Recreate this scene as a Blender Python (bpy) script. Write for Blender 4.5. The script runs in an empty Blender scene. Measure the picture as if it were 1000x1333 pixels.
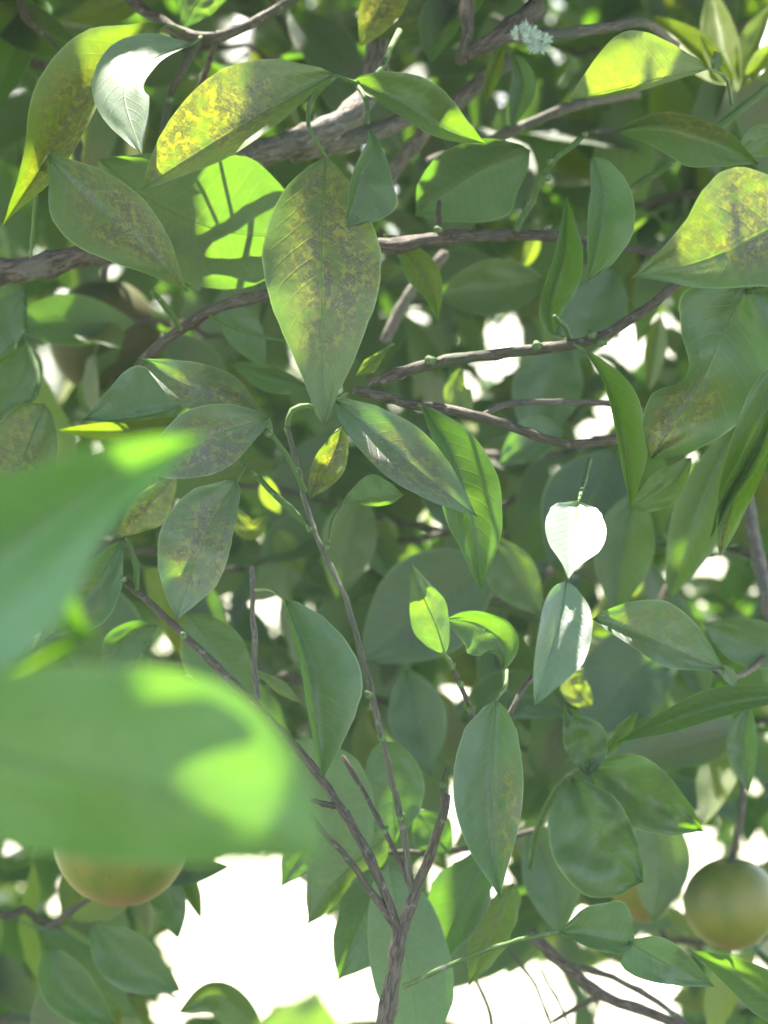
import bpy, math, random
import numpy as np
from mathutils import Vector, Matrix, noise
random.seed(7); np.random.seed(7)
D = bpy.data; SC = bpy.context.scene; COL = SC.collection
R = math.radians

# ------------------------------------------------------------------ camera
PITCH = R(-8)
CAM = Vector((0, 0, 1.5))
cam = D.cameras.new('camera'); camo = D.objects.new('camera', cam); COL.objects.link(camo)
camo.location = CAM; camo.rotation_euler = (R(90) + PITCH, 0, 0)
cam.sensor_fit = 'HORIZONTAL'; cam.sensor_width = 24; cam.lens = 24 * .8 / .26
cam.clip_start = .02; cam.clip_end = 3000
cam.dof.use_dof = True; cam.dof.focus_distance = .785; cam.dof.aperture_fstop = 10.5; cam.dof.aperture_blades = 0
SC.camera = camo
FW = Vector((0, math.cos(PITCH), math.sin(PITCH))); UP = Vector((0, -math.sin(PITCH), math.cos(PITCH))); RT = Vector((1, 0, 0))
K = .26 / .8 / 1000

def P(x, y, d):                       # photograph pixel (1000 x 1333) and distance -> point in the world
    return CAM + FW * d + RT * ((x - 500) * d * K) + UP * ((666.5 - y) * d * K)

def proj(p):
    v = p - CAM; d = v.dot(FW)
    return 500 + v.dot(RT) / (d * K), 666.5 - v.dot(UP) / (d * K), d

# ------------------------------------------------------------------ world, sun, exposure
SUN_EL, SUN_AZ = R(62), R(-22)        # azimuth from +Y (the way the camera looks), towards +X
SDIR = Vector((math.cos(SUN_EL) * math.sin(SUN_AZ), math.cos(SUN_EL) * math.cos(SUN_AZ), math.sin(SUN_EL)))
w = D.worlds.new('World'); SC.world = w; w.use_nodes = True
wn = w.node_tree.nodes; wl = w.node_tree.links
sky = wn.new('ShaderNodeTexSky'); sky.sky_type = 'NISHITA'; sky.sun_disc = False
sky.sun_elevation = SUN_EL; sky.sun_rotation = SUN_AZ; sky.air_density = 1.0; sky.dust_density = 2.5
wl.new(sky.outputs[0], wn['Background'].inputs[0]); wn['Background'].inputs[1].default_value = .115
sl = D.lights.new('sun', 'SUN'); sl.energy = 5.0; sl.angle = R(.53); sl.color = (1, .95, .86)
so = D.objects.new('sun', sl); COL.objects.link(so); so.rotation_euler = SDIR.to_track_quat('Z', 'Y').to_euler(); so.location = (0, 0, 6)
SC.view_settings.view_transform = 'Standard'; SC.view_settings.look = 'None'
SC.view_settings.gamma = 1; SC.view_settings.use_curve_mapping = False
SC.view_settings.exposure = 2.55

# ------------------------------------------------------------------ node helpers
class NT:
    def __init__(s, name):
        s.m = D.materials.new(name); s.m.use_nodes = True; s.t = s.m.node_tree; s.t.nodes.clear()
        s.out = s.t.nodes.new('ShaderNodeOutputMaterial')
    def n(s, typ, ins=None, **kw):
        nd = s.t.nodes.new('ShaderNode' + typ)
        for k, v in kw.items(): setattr(nd, k, v)
        for k, v in (ins or {}).items(): s.put(nd.inputs[k], v)
        return nd
    def put(s, sock, v):
        if isinstance(v, bpy.types.NodeSocket): s.t.links.new(v, sock)
        else:
            if isinstance(v, tuple) and len(v) == 3 and sock.type == 'RGBA': v = v + (1,)
            sock.default_value = v
    def math(s, op, a, b=0., c=None, clamp=False):
        nd = s.n('Math', operation=op, use_clamp=clamp); s.put(nd.inputs[0], a); s.put(nd.inputs[1], b)
        if c is not None: s.put(nd.inputs[2], c)
        return nd.outputs[0]
    def mix(s, f, a, b, blend='MIX'):
        nd = s.n('Mix', data_type='RGBA', blend_type=blend); s.put(nd.inputs[0], f); s.put(nd.inputs[6], a); s.put(nd.inputs[7], b)
        return nd.outputs[2]
    def rng(s, x, a, b, c=0., d=1., kind='SMOOTHSTEP'):
        nd = s.n('MapRange', interpolation_type=kind); s.put(nd.inputs[0], x)
        for i, v in enumerate((a, b, c, d)): s.put(nd.inputs[i + 1], v)
        return nd.outputs[0]
    def noise(s, vec, scale, det=3., rough=.55, dist=0.):
        nd = s.n('TexNoise', {'Vector': vec, 'Scale': scale, 'Detail': det, 'Roughness': rough, 'Distortion': dist})
        return nd.outputs[0]
    def attr(s, name):
        return s.n('Attribute', attribute_type='OBJECT', attribute_name=name).outputs['Fac']

def leaf_material(name, joined=False):
    T = NT(name)
    uv = T.n('UVMap').outputs[0]; sx = T.n('SeparateXYZ', {0: uv})
    u = T.math('MULTIPLY_ADD', sx.outputs[0], 2., -1.); v = sx.outputs[1]
    au = T.math('ABSOLUTE', u)
    oc = T.n('TexCoord').outputs['Object']; oi = T.n('ObjectInfo')
    if joined:
        rnd = T.n('Attribute', attribute_type='GEOMETRY', attribute_name='rnd').outputs['Fac']
        vec = oc; yel = T.rng(rnd, .8, 1., 0., .5); mot = T.rng(rnd, .3, .7, 0., .5); mu = 0.; mv = .5; mr = .6; glo = .08; glare = 0.; frs = 0.
    else:
        rnd = oi.outputs['Random']
        off = T.n('VectorMath', {0: oc}, operation='ADD')
        cmb = T.n('CombineXYZ', {0: T.math('MULTIPLY', rnd, 3.1), 1: T.math('MULTIPLY', rnd, 7.7), 2: rnd})
        T.put(off.inputs[1], cmb.outputs[0]); vec = off.outputs[0]
        yel, mot, mu, mv, mr, glo, glare, frs = [T.attr(k) for k in ('yellow', 'mottle', 'mottle_across', 'mottle_along', 'mottle_size', 'bloom', 'wax', 'fresh')]
    n1 = T.noise(vec, 45., 4.); n2 = T.noise(vec, 420., 4., .65); n3 = T.noise(vec, 1500., 3., .7); n4 = T.noise(vec, 130., 3., .6)
    green = T.mix(T.rng(T.math('ADD', T.math('MULTIPLY', rnd, .5), n1), .4, 1.), (.047, .066, .039), (.084, .105, .060))
    green = T.mix(T.math('MULTIPLY', T.rng(n2, .45, .62), .25), green, (.085, .140, .068))
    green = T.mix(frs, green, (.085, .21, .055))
    # chlorotic and sooty mottling
    du = T.math('DIVIDE', T.math('SUBTRACT', u, mu), 1.0); dv = T.math('MULTIPLY', T.math('SUBTRACT', v, mv), 2.2)
    dist = T.math('SQRT', T.math('ADD', T.math('MULTIPLY', du, du), T.math('MULTIPLY', dv, dv)))
    dist = T.math('ADD', dist, T.math('ADD', T.math('MULTIPLY', T.math('SUBTRACT', n4, .5), 1.3), T.math('MULTIPLY', T.math('SUBTRACT', n1, .5), 1.6)))
    zone = T.rng(T.math('DIVIDE', dist, mr), .45, 1.65, 1., 0.)
    halo = T.math('MULTIPLY', T.math('MULTIPLY', zone, mot), T.rng(n4, .3, .6), clamp=True)
    col = T.mix(T.math('MULTIPLY', halo, .55), green, (.20, .19, .065))
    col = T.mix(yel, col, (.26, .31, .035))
    patch = T.math('MULTIPLY', T.math('MULTIPLY', zone, mot), T.math('MULTIPLY', T.rng(n2, .38, .54), T.rng(n3, .30, .54)), clamp=True)
    patch = T.math('MULTIPLY', patch, T.rng(n4, .38, .56, .35, 1.))
    spots = T.math('MULTIPLY', patch, .93)
    col = T.mix(spots, col, (.096, .074, .080))
    rim = T.math('MULTIPLY', T.rng(au, .80, .97), T.rng(n4, .55, .66))                # browned stretches of the rim, a few scorched freckles
    col = T.mix(T.math('MULTIPLY', rim, .55), col, (.17, .12, .06))
    frk = T.rng(T.noise(vec, 240., 2., .5), .70, .74); col = T.mix(T.math('MULTIPLY', frk, .7), col, (.10, .075, .045))
    # veins, midrib, margin
    vv = T.math('MULTIPLY', T.math('SUBTRACT', T.math('SUBTRACT', v, T.math('MULTIPLY', au, .17)), T.math('MULTIPLY', n1, .03)), 13.)
    vein = T.rng(T.math('ABSOLUTE', T.math('SUBTRACT', T.math('FRACT', vv), .5)), .0, .10, 1., 0.)
    vein = T.math('MULTIPLY', vein, T.rng(au, .55, .95, 1., 0.))
    mid = T.rng(au, .012, .035, 1., 0.)
    edge = T.rng(au, .945, .985)
    col = T.mix(T.math('MULTIPLY', vein, .17), col, (.16, .22, .07))
    col = T.mix(T.math('MULTIPLY', mid, .55), col, (.17, .23, .07))
    col = T.mix(T.math('MULTIPLY', edge, .75), col, (.30, .36, .16))
    dust = T.rng(T.noise(vec, 2600., 2., .6), .66, .72)
    col = T.mix(T.math('MULTIPLY', dust, .35), col, (.4, .42, .38))
    back = T.n('NewGeometry').outputs['Backfacing']
    under = T.mix(.62, col, (.155, .215, .105))
    face = T.mix(back, col, under)
    face = T.mix(T.math('MULTIPLY', glo, T.rng(n1, .35, .7, .5, 1.)), face, (.21, .225, .24))  # dusty bloom, with sky sheen painted in as a blue-grey tint
    face = T.mix(T.math('MULTIPLY', glare, .6), face, (.45, .47, .42))  # sun glare put into the leaf colour as a whitish tint
    # relief
    h = T.math('ADD', T.math('MULTIPLY', vein, -.24), T.math('MULTIPLY', mid, -.6))
    h = T.math('ADD', h, T.math('MULTIPLY', n2, .55)); h = T.math('ADD', h, T.math('MULTIPLY', n1, 1.8))
    bump = T.n('Bump', {'Strength': .55, 'Distance': .0006, 'Height': h}).outputs[0]
    rough = T.math('ADD', T.math('MULTIPLY', back, .22), T.rng(n2, .3, .7, .36, .50))
    rough = T.math('SUBTRACT', rough, T.math('MULTIPLY', glare, .04))
    b = T.n('BsdfPrincipled', {'Base Color': face, 'Roughness': rough, 'Specular IOR Level': T.math('MULTIPLY_ADD', glare, .4, .6), 'Normal': bump})
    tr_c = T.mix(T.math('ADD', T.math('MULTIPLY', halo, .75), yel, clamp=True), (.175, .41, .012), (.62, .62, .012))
    tr_c = T.mix(spots, tr_c, (.13, .08, .02))
    tr_c = T.mix(T.math('MULTIPLY', vein, .14), tr_c, (.62, .85, .15))
    tr_c = T.mix(T.math('MULTIPLY', T.rng(n2, .4, .65), .35), tr_c, (.10, .33, .01))
    tr = T.n('BsdfTranslucent', {'Color': tr_c, 'Normal': bump})
    ms = T.n('MixShader', {0: .31, 1: b.outputs[0], 2: tr.outputs[0]})
    T.put(T.out.inputs[0], ms.outputs[0])
    return T.m

def bark_material(name, c1, c2, c3, ridge=1., green=None):
    T = NT(name)
    oc = T.n('TexCoord').outputs['Object']; uv = T.n('UVMap').outputs[0]
    mp = T.n('Mapping', {'Vector': uv}); mp.inputs['Scale'].default_value = (15, 6, 1)
    str_ = T.noise(mp.outputs[0], 1.6, 4., .6, .4); n2 = T.noise(oc, 260., 4., .6); n3 = T.noise(oc, 60., 3.)
    col = T.mix(T.rng(str_, .38, .62), c1, c2)
    col = T.mix(T.rng(n3, .5, .68, 0., .75), col, c3)
    col = T.mix(T.rng(n2, .58, .68, 0., .5), col, (.33, .32, .27))
    h = T.math('ADD', T.math('ADD', T.math('MULTIPLY', str_, 1.1), T.math('MULTIPLY', n2, 1.2)), T.math('MULTIPLY', n3, .8))
    bump = T.n('Bump', {'Strength': .9 * ridge, 'Distance': .0016, 'Height': h}).outputs[0]
    b = T.n('BsdfPrincipled', {'Base Color': col, 'Roughness': .68, 'Specular IOR Level': .35, 'Normal': bump})
    T.put(T.out.inputs[0], b.outputs[0]); return T.m

M_LEAF = leaf_material('citrus_leaf')
M_LEAFJ = leaf_material('citrus_crown_leaf', True)
M_BARK = bark_material('brown_bark', (.070, .052, .040), (.20, .155, .115), (.19, .165, .13))
M_TWIG = bark_material('purple_brown_twig', (.064, .049, .034), (.160, .128, .092), (.075, .10, .05), .6)
M_GREY = bark_material('grey_bark', (.11, .092, .074), (.25, .215, .17), (.12, .14, .10), .8)
M_GREEN = bark_material('green_twig', (.07, .13, .032), (.11, .18, .05), (.16, .20, .09), .3)
M_OLD = bark_material('grey_green_twig', (.095, .095, .062), (.20, .185, .13), (.13, .14, .08), .6)
M_PET = bark_material('petiole_green', (.10, .17, .045), (.15, .22, .07), (.13, .16, .06), .2)

# ------------------------------------------------------------------ object helpers
def link(name, me, mat, parent=None, loc=None):
    o = D.objects.new(name, me); COL.objects.link(o)
    if mat and not me.materials: me.materials.append(mat)
    if parent: o.parent = parent
    if loc is not None: o.location = loc
    return o

def thing(name, label, cat, loc, group=None):
    o = D.objects.new(name, None); COL.objects.link(o); o.location = loc; o.empty_display_size = .01
    o['label'] = label; o['category'] = cat
    if group: o['group'] = group
    return o

def wpos(o):                          # world position of an unrotated thing / part
    p = Vector(o.location)
    while o.parent: o = o.parent; p += o.location
    return p

def spline(pts, n):                   # Catmull-Rom through tuples, by rough arc length
    pts = [np.array(p, float) for p in pts]
    if len(pts) == 2:
        return [pts[0] + (pts[1] - pts[0]) * i / n for i in range(n + 1)]
    ext = [2 * pts[0] - pts[1]] + pts + [2 * pts[-1] - pts[-2]]
    dense = []
    for i in range(len(pts) - 1):
        a, b, c, d = ext[i:i + 4]
        for k in range(16):
            t = k / 16
            dense.append(.5 * (2 * b + (c - a) * t + (2 * a - 5 * b + 4 * c - d) * t * t + (3 * b - a - 3 * c + d) * t ** 3))
    dense.append(pts[-1])
    s = [0]
    for i in range(1, len(dense)): s.append(s[-1] + np.linalg.norm((dense[i] - dense[i - 1])[:3]) + 1e-9)
    arr = np.array(dense); s = np.array(s)
    q = np.linspace(0, s[-1], n + 1)
    return [np.array([np.interp(t, s, arr[:, j]) for j in range(arr.shape[1])]) for t in q]

def mesh(name, V, F, uvs=None, smooth=True):
    me = D.meshes.new(name); me.from_pydata([tuple(v) for v in V], [], F)
    if smooth: me.polygons.foreach_set('use_smooth', [True] * len(me.polygons))
    if uvs is not None:
        ul = me.uv_layers.new(name='UVMap'); vi = np.zeros(len(me.loops), int); me.loops.foreach_get('vertex_index', vi)
        ul.data.foreach_set('uv', np.array(uvs, float)[vi].ravel())
    me.update(); return me

def tube_data(pts, rad, seg=9, rough=.10, seed=0., cap=True):
    """pts: world vectors, rad: radii in metres; a bark tube with knobbly radius"""
    V = []; F = []; U = []
    T = [(pts[min(i + 1, len(pts) - 1)] - pts[max(i - 1, 0)]).normalized() for i in range(len(pts))]
    N = T[0].orthogonal().normalized(); L = 0
    for i, p in enumerate(pts):
        if i: L += (pts[i] - pts[i - 1]).length
        N = (N - T[i] * N.dot(T[i])).normalized(); B = T[i].cross(N)
        for j in range(seg):
            a = 2 * math.pi * j / seg
            d = N * math.cos(a) + B * math.sin(a)
            r = rad[i] * (1 + rough * 2.2 * noise.noise(Vector((p.x * 160 + seed, p.y * 160 + 3 * math.cos(a), p.z * 160 + 3 * math.sin(a)))))
            V.append(p + d * r); U.append((j / seg, L / .05))
    n = len(pts)
    for i in range(n - 1):
        for j in range(seg):
            F.append((i * seg + j, i * seg + (j + 1) % seg, (i + 1) * seg + (j + 1) % seg, (i + 1) * seg + j))
    if cap:
        V.append(pts[-1] + T[-1] * rad[-1] * .6); U.append((0, L / .05)); k = len(V) - 1
        for j in range(seg): F.append(((n - 1) * seg + j, (n - 1) * seg + (j + 1) % seg, k))
        V.append(pts[0] - T[0] * rad[0] * .3); U.append((0, 0)); k = len(V) - 1
        for j in range(seg): F.append(((j + 1) % seg, j, k))
    return V, F, U

def tube(name, pts, rad, mat, parent, seg=9, rough=.1):
    base = pts[0]; V, F, U = tube_data(pts, rad, seg, rough, random.random() * 50)
    org = wpos(parent)
    return link(name, mesh(name, [v - base for v in V], F, U), mat, parent, base - org)

def pstem(pts, r0, r1, n=None, wob=1.2, d=None):
    """pixel polyline (x, y, d) -> world points and radii; slight natural wander"""
    L = sum(math.hypot(pts[i + 1][0] - pts[i][0], pts[i + 1][1] - pts[i][1]) for i in range(len(pts) - 1))
    n = n or max(6, int(L / 13)); q = spline(pts, n); sd = random.random() * 90
    W = []; RR = []
    for i, (x, y, dd) in enumerate(q):
        t = i / n; wv = wob * min(1, 4 * t * (1 - t) + .1)
        W.append(P(x + wv * 2 * noise.noise(Vector((i * .5, sd, 0))), y + wv * 2 * noise.noise(Vector((i * .5, sd, 9))), dd))
        node = 1.18 if i % 5 == 3 else 1.
        RR.append((r0 + (r1 - r0) * t) * dd * K * node * (.87 if r0 > 4 else 1))
    return W, RR

def prof(t):
    s = math.sin(math.pi * min(1, max(0, t)) ** .92)
    return max(0., s) ** .80 * (1 - .18 * t ** 3) if 0 < t < 1 else 0.

def wfun(a):
    if isinstance(a, (int, float)): return lambda t: a * prof(t)
    xs = [q[0] for q in a]; ys = [q[1] for q in a]
    if xs[0] > 0: xs = [0] + xs; ys = [0] + ys
    if xs[-1] < 1: xs = xs + [1]; ys = ys + [0]
    def f(t):
        i = max(0, min(len(xs) - 2, int(np.searchsorted(xs, t, 'right')) - 1))
        p = [ys[max(0, i - 1)], ys[i], ys[i + 1], ys[min(len(ys) - 1, i + 2)]]
        k = (t - xs[i]) / max(1e-6, xs[i + 1] - xs[i])
        m1 = (p[2] - p[0]) * .5; m2 = (p[3] - p[1]) * .5
        k2 = k * k; k3 = k2 * k
        c = (2 * k3 - 3 * k2 + 1) * p[1] + (k3 - 2 * k2 + k) * m1 + (-2 * k3 + 3 * k2) * p[2] + (k3 - k2) * m2
        if i == 0 and p[1] == 0: c = p[2] * math.sqrt(k) * .75 + .25 * c
        return c
    return f

def set_look(o, yel=0., mot=.35, mc=(0, .5), mr=.6, bloom=0., wax=0., fresh=0.):
    o['fresh'] = float(fresh)
    o['wax'] = float(wax)
    o['yellow'] = float(yel); o['mottle'] = float(mot); o['mottle_across'] = float(mc[0]); o['mottle_along'] = float(mc[1])
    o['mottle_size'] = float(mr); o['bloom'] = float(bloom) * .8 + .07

def leaf(parent, mid, a, b, d, face='top', wr=.27, fs=None, bow=0., wave=.5, crump=0., att=None, pw=2.6, label=None, jag=0., rib=1.25, name='leaf',
         NL=26, NW=7, **look):
    """mid: pixels of the midrib from base to tip; a/b: seen half widths in pixels; d=(base, ..., tip) distances"""
    q = spline([(x, y) for x, y in mid], NL)
    dd = np.interp(np.linspace(0, 1, NL + 1), np.linspace(0, 1, len(d)), d)
    fa, fb = wfun(a), wfun(b); dm = float(np.mean(d)); px = dm * K
    L = sum(np.linalg.norm(q[i + 1] - q[i]) for i in range(NL)) * px
    L = math.hypot(L, d[-1] - d[0]); Wt = wr * L
    sg = -1 if face == 'top' else 1
    ga, gb = fs if fs else (sg, sg)
    mxa = max(abs(fa(t / 40)) for t in range(41)) * px; mxb = max(abs(fb(t / 40)) for t in range(41)) * px
    za = math.sqrt(max(Wt ** 2 - mxa ** 2, (.22 * mxa) ** 2)); zb = math.sqrt(max(Wt ** 2 - mxb ** 2, (.22 * mxb) ** 2))
    V = []; U = []; sd = random.random() * 100
    for i in range(NL + 1):
        t = i / NL
        g = q[min(i + 1, NL)] - q[max(i - 1, 0)]; g = g / (np.linalg.norm(g) + 1e-9); nn = np.array([-g[1], g[0]])
        dep = dd[i] + bow * math.sin(math.pi * t)
        for j in range(-NW, NW + 1):
            s = abs(j) / NW
            s2 = s ** .8 if abs(j) < NW else 1.
            wpx, zz = (fa(t), ga * za) if j > 0 else (-fb(t), gb * zb)
            if jag and s > .7:
                wpx *= 1 + jag * (noise.noise(Vector((t * 9, sd, j * .01))) + .35 * noise.noise(Vector((t * 17, sd, 3)))) * (s - .7) / .3
            else: wpx *= 1 + .02 * noise.noise(Vector((t * 30, sd, 7)))
            p = q[i] + nn * wpx * s2
            z = zz * prof(.03 + .94 * t) * (s2 ** 1.25) * (1 - .25 * s2)
            z += wave * .0022 * s ** 2 * noise.noise(Vector((t * 5.5, sd, 4 * (1 if j > 0 else -1)))) * sg * 2
            z += .0011 * noise.noise(Vector((t * 6, s2 * 3 * (1 if j > 0 else -1), sd + 5)))
            if crump:
                z += crump * .006 * (noise.noise(Vector((t * 5, s2 * 2. * np.sign(j), sd))) + .25 * abs(noise.noise(Vector((t * 9, s2 * 4 * np.sign(j), sd)))))
            V.append(P(p[0], p[1], dep + z)); U.append((.5 + .5 * j / NW, t))
    w2 = 2 * NW + 1; F = []
    for i in range(NL):
        for j in range(w2 - 1):
            A = i * w2 + j; f = (A, A + 1, A + w2 + 1, A + w2)
            F.append(f)
    # orientation: normal of the middle face towards the camera when the upper side shows
    c = F[(NL // 2) * (w2 - 1) + (NW + 1 if mxa > mxb else NW - 2)]
    nrm = (V[c[1]] - V[c[0]]).cross(V[c[3]] - V[c[0]])
    tocam = CAM - V[c[0]]
    if (nrm.dot(tocam) > 0) != (face == 'top'): F = [f[::-1] for f in F]
    base = V[NW].copy(); org = wpos(parent)
    o = link(name, mesh(name, [v - base for v in V], F, U), M_LEAF, parent, base - org)
    set_look(o, **look)
    if label: o['label'] = label
    if att:                                                   # stalk from the blade down to the twig
        pts = [(mid[0][0], mid[0][1], d[0])] + [tuple(p) if len(p) == 3 else (p[0], p[1], d[0]) for p in att]
        W, RR = pstem(pts, pw * .8, pw, wob=.3)
        # let the stalk run a little way into the midrib
        W = [V[NW + 2 * w2]] + W; RR = [RR[0] * .5] + RR
        Vt, Ft, Ut = tube_data(W, RR, 8, .05)
        link('petiole', mesh('petiole', [v - base for v in Vt], Ft, Ut), M_PET, o, (0, 0, 0))
    # raised midrib on the blade
    W = [V[i * w2 + NW] for i in range(0, NL + 1, 2)]
    RR = [px * rib * (1 - .85 * i / (len(W) - 1)) for i in range(len(W))]
    Vt, Ft, Ut = tube_data(W, RR, 6, .02)
    link('midrib', mesh('midrib', [v - base for v in Vt], Ft, Ut), M_PET, o, (0, 0, 0))
    return o

# ------------------------------------------------------------------ where the sun gets through: no random leaf may stand in these rays
SUNRAYS = [(P(x, y, d), r * d * K) for x, y, d, r in [
    (262, 152, 0.752, 28), (160, 135, 0.773, 30), (235, 68, 0.78, 14), (175, 175, 0.758, 16), (320, 245, 0.852, 40), (355, 290, 0.782, 22), (18, 235, 0.83, 14), (140, 40, 0.844, 22), (915, 338, 0.739, 6), (985, 248, 0.738, 8), (870, 72, 0.816, 7), (812, 85, 0.807, 5), (750, 700, 0.775, 46), (745, 800, 0.746, 26), (785, 815, 0.806, 12), (572, 805, 0.773, 16), (620, 850, 0.818, 20), (262, 912, 0.369, 34), (100, 840, 0.421, 40), (85, 15, 1.0, 22), (255, 10, 0.9, 24), (495, 25, 0.886, 22), (410, 1320, 0.421, 60), (400, 205, 0.928, 18), (790, 95, 0.807, 10), (110, 552, 0.88, 30), (370, 700, 1.095, 24), (350, 640, 0.998, 20), (825, 775, 1.102, 26), (885, 640, 1.1, 26), (640, 690, 1.1, 14), (505, 690, 1.098, 18), (470, 125, 0.8, 10), (970, 60, 0.993, 50), (900, 20, 1.1, 40), (700, 160, 0.967, 8), (200, 640, 0.838, 8), (490, 465, 0.856, 12), (690, 330, 1.101, 16), (235, 578, 0.391, 26), (750, 668, 0.789, 22), (735, 690, 0.775, 20), (345, 250, 0.856, 30), (165, 110, 0.779, 22), (175, 150, 0.763, 26), (660, 668, 0.8, 8), (338, 215, 0.851, 22), (345, 285, 0.859, 24), (318, 300, 0.858, 22), (150, 160, 0.771, 34), (450, 150, 0.916, 16)]]
for _ in range(34):                   # flecks of sun on the leaves further in
    SUNRAYS.append((P(random.uniform(0, 1000), random.uniform(-20, 1000), random.uniform(1.0, 1.6)), random.uniform(6, 15) * .00042))
GAPS = [(660, 437, 26), (650, 478, 20), (835, 462, 24), (815, 440, 22), (790, 525, 14), (865, 425, 12), (300, 1180, 62), (340, 1150, 45), (300, 1240, 60), (370, 1190, 44), (260, 1240, 40),
        (380, 1250, 60), (440, 1290, 50), (410, 1225, 30), (330, 1290, 36), (265, 1295, 26), (455, 1250, 28), (615, 1125, 24), (640, 1160, 12), (655, 1110, 14), (700, 1285, 26),
        (610, 1305, 30), (660, 1300, 22), (720, 1315, 24), (850, 1288, 30), (790, 1275, 14), (815, 1320, 28), (908, 1110, 22), (905, 1150, 22), (350, 785, 18), (345, 700, 12),
        (10, 1088, 16), (750, 1200, 8), (985, 1110, 12), (935, 745, 16), (905, 610, 14), (605, 500, 14), (590, 905, 16), (525, 900, 10), (215, 1320, 26), (875, 755, 8), (765, 550, 10), (238, 1165, 12), (75, 1180, 12), (905, 1180, 14), (580, 1040, 10)]

def in_sun(c, rad):
    for p, r in SUNRAYS:
        v = c - p; s = v.dot(SDIR)
        if s > .015 and (v - SDIR * s).length < r + rad: return True
    return False

RP = np.array([tuple(p) for p, r_ in SUNRAYS]); RR_ = np.array([r_ for p, r_ in SUNRAYS]); SD = np.array(tuple(SDIR))
BLADE = []
def blocks_sun(base, dv, nr, L, grow=.0045):
    """does a leaf (base, direction, facing, length) stand in one of the open rays"""
    if not BLADE: BLADE.append(np.array([tuple(v) for v in template(10, 3, 4.4, .22, .12, .35)[0]]))
    y = np.array(tuple(dv)); n = np.array(tuple(nr)); z = n - y * n.dot(y); z /= np.linalg.norm(z); x = np.cross(y, z)
    c = np.array(tuple(base)) + y * L * .5 - RP; a = c @ SD                      # first only the rays that come near
    near = (a > 0) & (np.linalg.norm(c - a[:, None] * SD, axis=1) < RR_ + L * .6)
    if not near.any(): return False
    q = (BLADE[0] @ np.array([x, y, z]) * L + np.array(tuple(base)))[:, None, :] - RP[near][None]
    a = q @ SD; dist = np.linalg.norm(q - a[..., None] * SD, axis=2)
    return bool(np.any((a > .02) & (dist < RR_[near] + grow)))

def in_gap(c, tip, hw=20, slack=1.0):
    x0, y0, d0 = proj(c); x1, y1, d1 = proj(tip)
    if d0 < .2: return True
    for t in (.15, .35, .5, .65, .85):
        x = x0 + (x1 - x0) * t; y = y0 + (y1 - y0) * t
        h = hw * .45 * (1 - abs(t - .5)) * slack
        for gx, gy, r in GAPS:
            if gy < 1000: r *= .55
            if abs(gx - x) < r + h and (gx - x) ** 2 + (gy - y) ** 2 < (r + h) ** 2: return True
    return False

# ------------------------------------------------------------------ the setting: ground and far air
def ground():
    T = NT('pale_dry_ground')
    oc = T.n('TexCoord').outputs['Object']
    n1 = T.noise(oc, .9, 5.); n2 = T.noise(oc, 14., 5., .65)
    col = T.mix(T.rng(n1, .4, .62), (.46, .41, .31), (.36, .36, .22)); col = T.mix(T.rng(n2, .5, .7, 0., .6), col, (.55, .50, .41))
    added_grass = T.mix(T.rng(n2, .35, .65), (.035, .065, .018), (.085, .105, .035))      # grassy dark zone added near the tree to cut bounce light, pale soil beyond
    sp = T.n('SeparateXYZ', {0: oc})
    col = T.mix(T.rng(T.math('ADD', sp.outputs[1], T.math('MULTIPLY', n1, 1.2)), 3.2, 4.0), added_grass, col)
    bump = T.n('Bump', {'Strength': .6, 'Distance': .03, 'Height': n2}).outputs[0]
    b = T.n('BsdfPrincipled', {'Base Color': col, 'Roughness': .95, 'Normal': bump}); T.put(T.out.inputs[0], b.outputs[0])
    xs = [-900, -200, -50] + [i * 1.25 for i in range(-16, 17)] + [50, 200, 900]; V = []; F = []
    for y in xs:
        for x in xs:
            V.append((x, y, .05 * noise.noise(Vector((x * .35, y * .35, 0))) if abs(x) < 25 and abs(y) < 25 else 0))
    n = len(xs)
    for i in range(n - 1):
        for j in range(n - 1): F.append((i * n + j, i * n + j + 1, (i + 1) * n + j + 1, (i + 1) * n + j))
    o = link('ground', mesh('ground', V, F), T.m); o['kind'] = 'structure'
ground()

# ------------------------------------------------------------------ leaf templates for the branches behind
def template(nl, nw, seed, width=.24, droop=.18, fold=.35):
    V = []; U = []; F = []
    for i in range(nl + 1):
        t = i / nl
        for j in range(-nw, nw + 1):
            s = j / nw; wd = width * prof(t) * s
            z = abs(wd) * fold - droop * t * t + .02 * noise.noise(Vector((t * 4, s * 1.3, seed))) + .03 * abs(s) ** 2 * noise.noise(Vector((t * 6, seed * 3, 2 * np.sign(s))))
            V.append(Vector((wd, t, z))); U.append((.5 + .5 * s, t))
    w2 = 2 * nw + 1
    for i in range(nl):
        for j in range(w2 - 1):
            A = i * w2 + j; F.append((A, A + 1, A + w2 + 1, A + w2))
    return V, F, U
TPL = []
for k in range(7):
    V, F, U = template(12, 3, k * 3.7, .21 + .03 * (k % 3), .05 + .06 * (k % 4), .2 + .12 * (k % 3))
    me = mesh('leaf_blade', V, F, U); me.materials.append(M_LEAF); TPL.append(me)
pv, pf, pu = tube_data([Vector((0, .04, 0)), Vector((0, 0, 0)), Vector((0, -.07, -.01)), Vector((0, -.15, -.04))], [.008, .011, .012, .014], 6, 0)
ME_PET = mesh('petiole', pv, pf, pu); ME_PET.materials.append(M_PET)

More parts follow.
